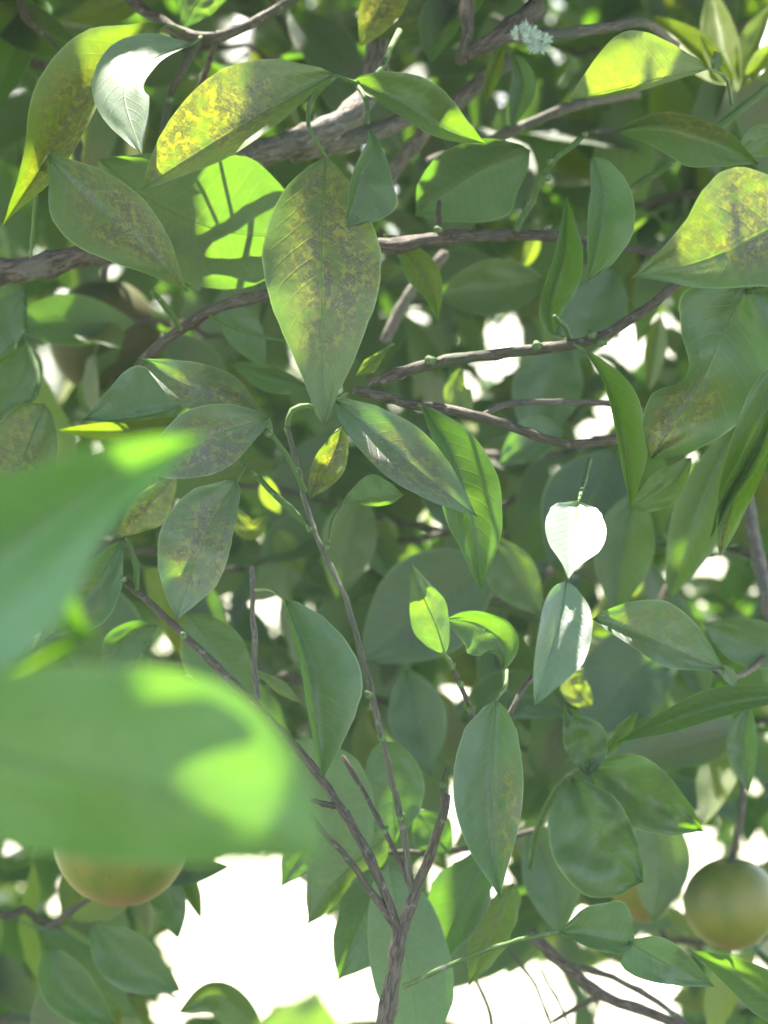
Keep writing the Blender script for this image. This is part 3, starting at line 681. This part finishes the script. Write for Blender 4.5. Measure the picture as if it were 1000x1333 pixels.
leaf(t, [(309, 626), (272, 685), (246, 755), (229, 809)], [(.05, 16), (.2, 42), (.45, 56), (.7, 44), (.88, 20)], [(.05, 12), (.2, 26), (.45, 38), (.7, 36), (.88, 16)], (.785, .77, .775), wr=.28, att=[(318, 608, .80)], mot=1, mc=(-.3, .5), mr=.8, bloom=.4,
     label='egg shaped hanging leaf with a violet band beside its midrib, left of the stem')
leaf(t, [(228, 618), (200, 650), (150, 702)], [(.2, 12), (.5, 20), (.8, 10)], [(.2, 18), (.5, 30), (.8, 14)], (.84, .84), mot=1, mr=.9, yel=.4)
leaf(t, [(158, 704), (128, 755), (92, 800), (56, 836)], [(.1, 12), (.4, 30), (.7, 26), (.9, 10)], [(.1, 12), (.3, 30), (.55, 40), (.8, 24)], (.83, .82), wr=.27, mot=.9, mc=(0, .8), mr=.6, bloom=.15, att=[(166, 712, .83)], label='spotted leaf half hidden by the blurred leaves at left')
leaf(t, [(244, 800), (270, 830), (300, 870), (335, 905)], 50, 36, (.9, .9), mot=0, wr=.34)
leaf(t, [(205, 815), (170, 830), (130, 880)], [(.3, 18), (.6, 24)], [(.3, 22), (.6, 26)], (.87, .87), mot=0)

t = br('thin straight upright stick left of the stem with a large folded leaf', (328, 930, .84), 'stick', 'stick')
stem(t, [(336, 925, .83), (332, 860, .84), (330, 800, .84), (328, 738, .84)], 4.5, 3.5, M_GREY)
leaf(t, [(371, 780), (398, 860), (411, 940), (420, 1016)], [(.1, 5), (.5, 9), (.8, 6)], [(.03, 14), (.15, 38), (.35, 62), (.5, 68), (.68, 52), (.84, 27), (.94, 10)], (.785, .77, .77), wr=.32, att=[(352, 768, .80), (333, 768, .835)], mot=.1, bloom=.2,
     label='half folded dark green leaf showing one broad side, left of the slender stem')
leaf(t, [(330, 872), (360, 890), (397, 919)], [(.5, 9)], [(.5, 8)], (.86, .86), yel=.3, mot=0, face='under')
leaf(t, [(300, 660), (325, 690), (350, 670)], 14, 14, (.95, .95), yel=.4)

# --- twig right of the stem
t = br('short dark twig right of the stem topped by a small half lit upright leaf', (618, 950, .80), 'twig', 'twig')
stem(t, [(640, 985, .82), (616, 935, .80), (602, 895, .79), (588, 868, .785)], 4.2, 3.2)
stem(t, [(588, 868, .785), (582, 858, .78), (578, 850, .775)], 3.4, 3, M_PET)
stem(t, [(640, 985, .82), (670, 915, .82), (694, 880, .83), (716, 850, .84)], 4, 3, M_TWIG)
for x, y in ((600, 890), (588, 868), (612, 925)): bud(t, x, y, .785, 5)
leaf(t, [(579, 851), (568, 815), (548, 770), (535, 732)], [(.1, 10), (.3, 18), (.5, 24), (.75, 14), (.92, 5)], [(.1, 18), (.3, 30), (.5, 26), (.75, 12), (.92, 5)], (.775, .77, .755), wr=.27, mot=.15, yel=.08, face='under', label='small upright leaf with one half glowing yellow green')
leaf(t, [(656, 873), (655, 838), (622, 812), (578, 806)], [(.1, 10), (.35, 24), (.6, 18), (.85, 10)], [(.1, 6), (.3, 30), (.6, 40), (.85, 20)], (.82, .82), wr=.34, mot=.1, att=[(658, 900, .82)], label='dull green leaf behind the small half lit leaf, a white sun spot on its edge')
leaf(t, [(646, 911), (641, 1000), (643, 1090), (652, 1173)], [(.04, 16), (.15, 38), (.35, 50), (.55, 48), (.75, 32), (.9, 12)], [(.04, 14), (.15, 30), (.35, 40), (.55, 38), (.75, 24), (.9, 8)], (.78, .775, .77), wr=.25, att=[(658, 893, .79), (660, 872, .80)], mot=.8, mc=(-.6, .6), mr=.6, bloom=.3,
     label='long oval leaf hanging straight down right of the forked stem')

# --- right of the white leaf
t = br('dark limb with three smooth leaves reaching across the right side below the white leaf', (985, 600, .98))
stem(t, [(960, 560, 1.), (972, 650, .98), (988, 730, .97), (1010, 830, .95)], 9, 11, M_GREY)
stem(t, [(1010, 840, .95), (960, 880, .88), (900, 855, .84), (830, 825, .82), (775, 806, .81)], 4, 2.8, M_TWIG)
leaf(t, [(772, 806), (830, 824), (885, 848), (944, 872)], [(.1, 8), (.3, 18), (.6, 26), (.85, 12)], [(.05, 14), (.2, 34), (.42, 52), (.65, 44), (.85, 22), (.95, 8)], (.81, .80, .80), wr=.27, mot=.5, mc=(0, .5), mr=.8, bloom=.3, label='grey green leaf pointing right from the foot of the white leaf')
leaf(t, [(940, 866), (950, 880), (958, 895)], 9, 9, (.80, .80), name='leaf', NL=8, NW=3, bloom=.3)
leaf(t, [(1030, 905), (950, 917), (870, 940), (803, 967)], [(.1, 14), (.4, 26), (.7, 16), (.9, 6)], [(.1, 8), (.4, 14), (.7, 14), (.9, 5)], (.86, .85, .85), wr=.25, mot=.1, label='slender leaf sweeping left from the right edge above the puckered cluster')
leaf(t, [(1040, 850), (970, 835), (915, 812)], 32, 32, (.93, .92), mot=.1)
leaf(t, [(975, 920), (968, 970), (975, 1030)], 22, 18, (.93, .93), mot=.1, bloom=.3)
leaf(t, [(955, 560), (915, 660), (870, 780)], 36, 40, (.97, .97), mot=0, yel=.12, wr=.25)

# --- puckered cluster
t = br('cluster of glossy puckered young leaves above the green orange', (700, 1100, .9), 'sprig', 'sprig')
stem(t, [(690, 1130, .92), (706, 1060, .9), (738, 1012, .89), (765, 995, .88)], 4.5, 4, M_GREEN)
leaf(t, [(745, 1012), (765, 1060), (795, 1110), (838, 1148)], [(.06, 24), (.25, 52), (.5, 66), (.75, 62), (.92, 34)], [(.06, 16), (.25, 40), (.5, 44), (.75, 36), (.92, 16)], (.885, .87, .87), crump=1.1, wave=1., wr=.42, mot=.1, bloom=.05, label='broad shiny puckered leaf, lowest of the cluster')
leaf(t, [(766, 1000), (815, 1015), (860, 1045), (917, 1083)], [(.08, 22), (.3, 40), (.55, 46), (.8, 30), (.93, 10)], [(.08, 16), (.3, 36), (.55, 34), (.8, 20), (.93, 8)], (.885, .87, .87), crump=1., wave=1., wr=.3, mot=.2, bloom=.05, label='shiny puckered leaf pointing right out of the cluster')
leaf(t, [(765, 1010), (758, 970), (733, 915)], [(.2, 26), (.5, 34), (.8, 14)], [(.2, 16), (.5, 22), (.8, 10)], (.88, .88), crump=.7, mot=.1)
leaf(t, [(785, 985), (808, 955), (833, 922)], [(.5, 12)], [(.5, 9)], (.89, .89), yel=.1, mot=0)
leaf(t, [(770, 920), (745, 890), (760, 870)], 18, 18, (.95, .95), yel=.5)

# --- twig with the double leaf, lower right
t = br('thin green twig ending in a double leaf at the lower right', (525, 1285, .83), 'twig', 'twig')
stem(t, [(526, 1284, .84), (575, 1262, .83), (625, 1240, .82), (680, 1224, .81), (729, 1213, .80)], 3.2, 3.2, M_GREEN)
leaf(t, [(728, 1214), (760, 1216), (792, 1222), (826, 1226)], [(.1, 6), (.4, 16), (.8, 18), (.96, 10)], [(.08, 10), (.3, 34), (.55, 46), (.8, 50), (.95, 30)], (.80, .80), name='petiole_wing', wr=.5, mot=.1, NL=16, NW=6, label='broad rounded wing at the base of the double leaf')
leaf(t, [(818, 1226), (850, 1245), (885, 1262), (931, 1285)], [(.02, 26), (.15, 34), (.4, 30), (.7, 18), (.9, 7)], [(.04, 8), (.2, 24), (.4, 28), (.7, 18), (.9, 6)], (.80, .79, .795), wr=.3, mot=.1, bloom=.15, label='pointed blade of the double leaf at lower right')
t = br('tangle of bare dark twigs in front of the bright ground at the lower right', (700, 1240, .96), 'twigs')
stem(t, [(690, 1215, .97), (740, 1262, .96), (790, 1298, .96), (850, 1320, .96), (930, 1355, .96)], 9, 8, M_BARK)
stem(t, [(790, 1296, .96), (760, 1306, .97), (720, 1330, .98)], 4, 3)
stem(t, [(735, 1255, .96), (790, 1270, .95), (850, 1300, .95), (905, 1345, .95)], 4, 4)
stem(t, [(660, 1230, .97), (700, 1290, .97), (720, 1345, .97)], 2.5, 2)
stem(t, [(705, 1262, .97), (745, 1345, .97)], 2, 2)
stem(t, [(640, 1335, .97), (632, 1300, .97), (610, 1262, .97)], 3, 2)
leaf(t, [(1070, 1345), (1000, 1300), (950, 1265), (894, 1236)], [(.1, 18), (.4, 32), (.7, 22), (.9, 8)], [(.1, 16), (.4, 26), (.7, 16), (.9, 6)], (.86, .86), wr=.27, mot=.1, yel=.05, label='dark smooth leaf in the lower right corner')

# --- leaves behind the fork
t = br('shaded leaves behind the fork, two with ragged toothed edges against the white gap', (600, 1110, .92))
stem(t, [(700, 1080, .95), (600, 1105, .93), (520, 1110, .91), (450, 1100, .91), (370, 1080, .93)], 4, 3)
leaf(t, [(505, 1125), (520, 1200), (535, 1280), (548, 1370)], [(.08, 24), (.3, 42), (.6, 48), (.9, 30)], [(.08, 22), (.25, 46), (.5, 56), (.75, 52), (.92, 26)], (.87, .86), face='under', wr=.24, mot=.1, label='tall pale leaf standing behind the forked stem')
leaf(t, [(385, 962), (415, 1010), (450, 1060), (482, 1112)], [(.1, 22), (.3, 44), (.6, 52), (.85, 26)], [(.1, 26), (.35, 52), (.65, 44), (.85, 22)], (.87, .87), face='under', wr=.33, yel=.12, mot=.1, label='pale olive leaf behind the crossing twigs')
leaf(t, [(495, 965), (510, 1000), (512, 1050), (515, 1100)], [(.1, 26), (.4, 42), (.7, 36), (.9, 18)], [(.1, 20), (.4, 40), (.7, 34), (.9, 12)], (.89, .89), wr=.34, mot=0, bloom=.1)
leaf(t, [(505, 1090), (465, 1120), (430, 1155), (400, 1204)], [(.1, 30), (.3, 44), (.6, 40), (.8, 20)], [(.1, 20), (.4, 36), (.7, 22), (.9, 10)], (.9, .9), face='under', jag=.12, yel=.12, wr=.3, mot=.3, label='olive leaf with a ragged edge against the white gap')
leaf(t, [(505, 1130), (480, 1180), (460, 1225), (440, 1277)], [(.1, 24), (.3, 36), (.6, 30), (.85, 14)], [(.1, 24), (.4, 40), (.7, 44), (.9, 16)], (.9, .9), jag=.14, wr=.3, mot=0, label='dark green toothed leaf touching the white gap')
leaf(t, [(420, 1085), (395, 1110), (365, 1156)], [(.3, 18), (.6, 20)], [(.3, 24), (.6, 20)], (.91, .91), mot=0)
leaf(t, [(640, 1105), (610, 1155), (590, 1200), (565, 1262)], [(.1, 20), (.35, 42), (.6, 40), (.85, 16)], [(.1, 20), (.4, 34), (.7, 28), (.9, 10)], (.9, .9), mot=0, jag=.2, wr=.32)
leaf(t, [(668, 1150), (650, 1190), (630, 1235), (610, 1286)], [(.1, 12), (.4, 24), (.7, 20)], [(.1, 18), (.4, 26), (.7, 20)], (.9, .9), mot=.2, yel=.18, jag=.12)
leaf(t, [(585, 1110), (560, 1080), (540, 1050)], [(.3, 24), (.6, 26)], [(.3, 26), (.6, 24)], (.92, .92), mot=0)

# --- left edge
t = br('dark leaves under the pink rimmed fruit, bordering the white gap at its left side', (120, 1180, .98))
stem(t, [(60, 1210, .98), (150, 1150, .98), (230, 1130, .98)], 4, 3)
for q, a, b, kw in [([(165, 1100), (225, 1130), (298, 1128)], 24, 22, {}), ([(190, 1128), (218, 1170), (232, 1222)], 24, 24, {}), ([(225, 1120), (245, 1150), (262, 1196)], 12, 12, dict(yel=.15)),
                    ([(120, 1200), (170, 1250), (235, 1290)], 40, 34, {}), ([(345, 1350), (285, 1296), (232, 1318)], 20, 30, dict(yel=.15)), ([(60, 1230), (90, 1290), (150, 1335)], 34, 34, {})]:
    leaf(t, q, a, b, (.98, .97), wr=.3, **{**dict(mot=.1), **kw})
t = br('shaded leaves at the left edge above the blurred pointed leaf', (-40, 520, .9))
stem(t, [(-50, 560, .9), (10, 540, .88), (50, 505, .88), (35, 440, .9), (32, 380, .92)], 4, 3, M_GREEN)
leaf(t, [(58, 526), (38, 575), (18, 630), (-8, 690)], [(.06, 28), (.25, 46), (.5, 50), (.8, 24)], [(.06, 18), (.25, 38), (.5, 44), (.8, 20)], (.86, .85), wr=.3, mot=1, mr=.9, yel=.12, label='reddish brown speckled leaf at the left edge')
leaf(t, [(30, 380), (10, 420), (-20, 480)], 34, 24, (.92, .92), mot=0)
leaf(t, [(36, 445), (30, 490), (-5, 540)], 34, 26, (.93, .93), mot=0)
leaf(t, [(50, 0), (20, 60), (-10, 150)], 26, 26, (.98, .98), mot=.1)

# --- larger soft leaves close behind the sharp ones
t = br('big soft dark leaves in the middle distance behind the forked stem', (900, 560, 1.05), 'branch')
stem(t, [(930, 560, 1.05), (800, 600, 1.08), (690, 640, 1.1), (560, 700, 1.1), (480, 700, 1.12)], 6, 4)
for q, a, b, dd, kw in [
    ([(735, 440), (712, 500), (690, 580)], 44, 48, 1.05, {}), ([(800, 350), (770, 410), (740, 470)], 40, 45, 1.06, {}), ([(800, 585), (770, 650), (720, 740)], 62, 66, 1.05, {}),
    ([(640, 730), (560, 790), (470, 860)], 72, 66, 1.06, {}), ([(710, 365), (640, 375), (565, 385)], 38, 36, 1.05, dict(yel=.1)), ([(735, 560), (700, 570), (650, 605)], 30, 26, 1., dict(bloom=.25)),
    ([(640, 700), (665, 740), (705, 800)], 36, 30, 1., dict(yel=.15)), ([(885, 840), (820, 880), (760, 960)], 62, 58, 1.08, {}), ([(830, 640), (815, 700), (800, 800)], 40, 40, 1.02, dict(yel=.1)),
    ([(470, 640), (455, 700), (440, 780)], 36, 36, 1.08, dict(yel=.2)), ([(560, 590), (600, 660), (640, 700)], 40, 40, 1.08, {}), ([(840, 1050), (860, 1120), (850, 1200)], 40, 40, 1.02, dict(yel=.15)),
    ([(690, 1080), (720, 1140), (730, 1220)], 40, 36, 1.03, {}), ([(600, 940), (660, 900), (740, 930)], 36, 30, 1.06, {}), ([(530, 870), (545, 930), (560, 1010)], 40, 36, 1.03, {})]:
    leaf(t, q, a, b, (dd, dd - .01), wr=.3, **{**dict(mot=.1), **kw})
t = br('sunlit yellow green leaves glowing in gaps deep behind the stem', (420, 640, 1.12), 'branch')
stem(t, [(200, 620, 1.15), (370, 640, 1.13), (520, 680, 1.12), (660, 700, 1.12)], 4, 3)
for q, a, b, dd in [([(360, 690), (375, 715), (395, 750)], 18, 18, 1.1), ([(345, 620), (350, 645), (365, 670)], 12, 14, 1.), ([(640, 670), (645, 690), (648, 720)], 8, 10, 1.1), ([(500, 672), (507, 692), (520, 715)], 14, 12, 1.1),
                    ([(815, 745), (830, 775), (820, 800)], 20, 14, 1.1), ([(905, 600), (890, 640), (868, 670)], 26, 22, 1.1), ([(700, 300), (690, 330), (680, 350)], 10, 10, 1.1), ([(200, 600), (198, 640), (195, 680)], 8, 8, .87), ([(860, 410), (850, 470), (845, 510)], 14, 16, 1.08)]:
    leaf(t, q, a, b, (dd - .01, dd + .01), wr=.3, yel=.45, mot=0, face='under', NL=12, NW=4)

# ------------------------------------------------------------------ fruit
def orange(x, y, r, d, label, red=.2, squash=1.0, stalk=None, dark=1.):
    c = P(x, y, d); rr = r * d * K; T = NT('orange_peel')
    oc = T.n('TexCoord').outputs['Object']; n = T.noise(oc, 30., 3.); n2 = T.noise(oc, 240., 3.)
    vo = T.n('TexVoronoi', {'Vector': oc, 'Scale': 620.}).outputs[0]
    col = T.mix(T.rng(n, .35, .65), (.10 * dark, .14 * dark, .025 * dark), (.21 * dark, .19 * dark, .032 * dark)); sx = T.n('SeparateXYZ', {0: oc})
    col = T.mix(T.math('MULTIPLY', T.rng(sx.outputs[2], -rr * 1.02, -rr * .45, 1., 0.), red), col, (.40, .19, .11)); col = T.mix(T.rng(n2, .62, .75, 0., .5), col, (.10, .07, .05))
    bump = T.n('Bump', {'Strength': .22, 'Distance': .0005, 'Height': vo}).outputs[0]
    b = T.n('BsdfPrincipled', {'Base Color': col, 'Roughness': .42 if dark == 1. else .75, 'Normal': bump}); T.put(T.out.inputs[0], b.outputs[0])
    t = thing('green_orange', label, 'fruit', c); V = []; F = []; U = []; n1, n2_ = 36, 24
    for i in range(n2_ + 1):
        ph = math.pi * i / n2_
        for j in range(n1):
            th = 2 * math.pi * j / n1; q = 1 + .012 * noise.noise(Vector((math.cos(th) * 2, math.sin(th) * 2, ph * 2 + x)))
            dip = .07 * math.exp(-(ph / .25) ** 2) + .03 * math.exp(-((math.pi - ph) / .2) ** 2)
            V.append(Vector((math.sin(ph) * math.cos(th), math.sin(ph) * math.sin(th), (math.cos(ph)) * squash)) * rr * q * (1 - dip)); U.append((j / n1, i / n2_))
    for i in range(n2_):
        for j in range(n1): F.append((i * n1 + j, (i + 1) * n1 + j, (i + 1) * n1 + (j + 1) % n1, i * n1 + (j + 1) % n1))
    link('peel', mesh('peel', V, F, U), T.m, t, (0, 0, 0))
    top = rr * squash * .93
    V = [Vector((0, 0, top + .0012))]; F = []
    for j in range(20): a = 2 * math.pi * j / 20; q = rr * (.16 if j % 4 < 2 else .10); V.append(Vector((q * math.cos(a), q * math.sin(a), top + rr * .015)))
    for j in range(20): F.append((0, 1 + j, 1 + (j + 1) % 20))
    link('calyx', mesh('calyx', V, F, [(0, 0)] * 21), M_GREEN, t, (0, 0, 0))
    e = stalk or Vector((.004, .01, .05))
    q = [Vector((0, 0, top)), Vector((0, 0, top)) + e * .5 + Vector((.003, 0, 0)), Vector((0, 0, top)) + e]
    V, F, U = tube_data(q, [.0016, .0014, .0018], 8, .1); link('stalk', mesh('stalk', V, F, U), M_TWIG, t, (0, 0, 0))
    return t
orange(952, 1176, 62, 1.02, 'green orange with a blushed underside hanging near the right edge at the bottom', .85, .96)
orange(158, 1092, 88, .90, 'greenish fruit with a pink lower rim, mostly hidden by the huge blurred leaf', .9, 1.)
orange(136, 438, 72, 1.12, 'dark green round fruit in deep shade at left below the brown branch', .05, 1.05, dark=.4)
orange(838, 1140, 46, 1.08, 'brownish green fruit in shade between the puckered leaves and the fully visible orange', .4, 1.35)

# ------------------------------------------------------------------ lichen
def lichen():
    T = NT('pale_lichen'); oc = T.n('TexCoord').outputs['Object']; n = T.noise(oc, 500., 4.)
    col = T.mix(n, (.42, .50, .40), (.68, .74, .64)); b = T.n('BsdfPrincipled', {'Base Color': col, 'Roughness': .95})
    T.put(T.out.inputs[0], b.outputs[0])
    c = P(693, 53, .872); t = thing('lichen', 'small frilly pale grey green lichen tuft on the twig near the top', 'lichen', c)
    for k in range(20):
        a = k * 2.4; rr = .0002 + .0050 * ((k * 7) % 20) / 20; V = []; F = []; U = []; n_ = 9
        ctr = RT * (rr * math.cos(a) + random.gauss(0, .0007)) + UP * (rr * .7 * math.sin(a) - rr * .4 * math.cos(a)) - FW * (.004 * (1 - rr / .007) + .001 * (k % 3))
        ex = (RT * math.cos(a) + UP * math.sin(a)).normalized(); ey = (FW * -.6 + ex.cross(FW) * .8).normalized()
        ctrv = Vector((0, 0, 0)); V.append(ctrv)
        for j in range(n_ * 2):
            th = -1.7 + 3.4 * j / (n_ * 2 - 1); q = .0021 * (1 + .45 * (j % 2) + .8 * noise.noise(Vector((k, j * .7, 0))))
            V.append(ex * q * math.cos(th) + ex.cross(FW) * q * math.sin(th) - FW * .0012 * math.sin(j * 1.3 + k))
        for j in range(n_ * 2 - 1): F.append((0, j + 1, j + 2))
        link('lobe', mesh('lobe', V, F, None, False), T.m, t, ctr)
lichen()

# ------------------------------------------------------------------ blurred leaves close to the camera
t = thing('branch', 'close out of focus spray entering from the left edge in front of everything', 'branch', P(-330, 900, .39))
stem(t, [(-600, 1250, .40), (-420, 1050, .40), (-330, 900, .39), (-300, 780, .39)], 9, 7, M_GREEN)
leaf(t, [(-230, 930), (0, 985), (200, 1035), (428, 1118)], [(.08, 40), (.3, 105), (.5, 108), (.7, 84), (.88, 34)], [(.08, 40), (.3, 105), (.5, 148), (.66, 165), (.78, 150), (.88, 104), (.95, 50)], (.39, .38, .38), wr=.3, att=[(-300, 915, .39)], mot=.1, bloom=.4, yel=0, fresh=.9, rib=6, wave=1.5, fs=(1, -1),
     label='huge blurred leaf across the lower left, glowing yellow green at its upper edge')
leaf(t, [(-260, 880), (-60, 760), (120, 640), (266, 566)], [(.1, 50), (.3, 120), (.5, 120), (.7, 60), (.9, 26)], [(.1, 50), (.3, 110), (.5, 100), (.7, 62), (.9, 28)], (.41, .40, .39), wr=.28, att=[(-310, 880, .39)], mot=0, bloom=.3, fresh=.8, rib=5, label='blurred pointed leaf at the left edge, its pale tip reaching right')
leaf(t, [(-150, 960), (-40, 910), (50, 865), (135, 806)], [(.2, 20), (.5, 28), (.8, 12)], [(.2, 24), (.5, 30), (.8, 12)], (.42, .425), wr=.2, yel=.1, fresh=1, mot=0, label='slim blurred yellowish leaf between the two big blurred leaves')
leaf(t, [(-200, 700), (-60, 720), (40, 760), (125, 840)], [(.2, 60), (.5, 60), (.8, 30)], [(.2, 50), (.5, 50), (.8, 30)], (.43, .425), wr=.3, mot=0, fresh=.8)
t = thing('leaf_tip', 'blurred bright leaf tip poking up at the bottom edge left of the forked stem', 'leaf', P(380, 1480, .43))
leaf(t, [(340, 1520), (360, 1440), (390, 1370), (415, 1282)], [(.2, 60), (.5, 78), (.8, 52)], [(.2, 60), (.5, 78), (.8, 52)], (.43, .42), wr=.35, yel=.2, mot=0, face='under')

# ------------------------------------------------------------------ thin volume added to stand in for veiling glare in the lens
def glare_veil():
    m = D.materials.new('veil_volume'); m.use_nodes = True; t = m.node_tree; t.nodes.clear(); o = t.nodes.new('ShaderNodeOutputMaterial')
    v = t.nodes.new('ShaderNodeVolumePrincipled'); v.inputs['Color'].default_value = (.93, .95, 1, 1); v.inputs['Density'].default_value = .02; v.inputs['Anisotropy'].default_value = .0
    t.links.new(v.outputs[0], o.inputs['Volume'])
    V = [(x, y, z) for x in (-950, 950) for y in (-950, 950) for z in (-1, 3.4)]
    F = [(0, 1, 3, 2), (4, 6, 7, 5), (0, 4, 5, 1), (2, 3, 7, 6), (0, 2, 6, 4), (1, 5, 7, 3)]
    o = link('glare_veil', mesh('glare_veil', V, F, None, False), m); o['kind'] = 'stuff'
glare_veil()
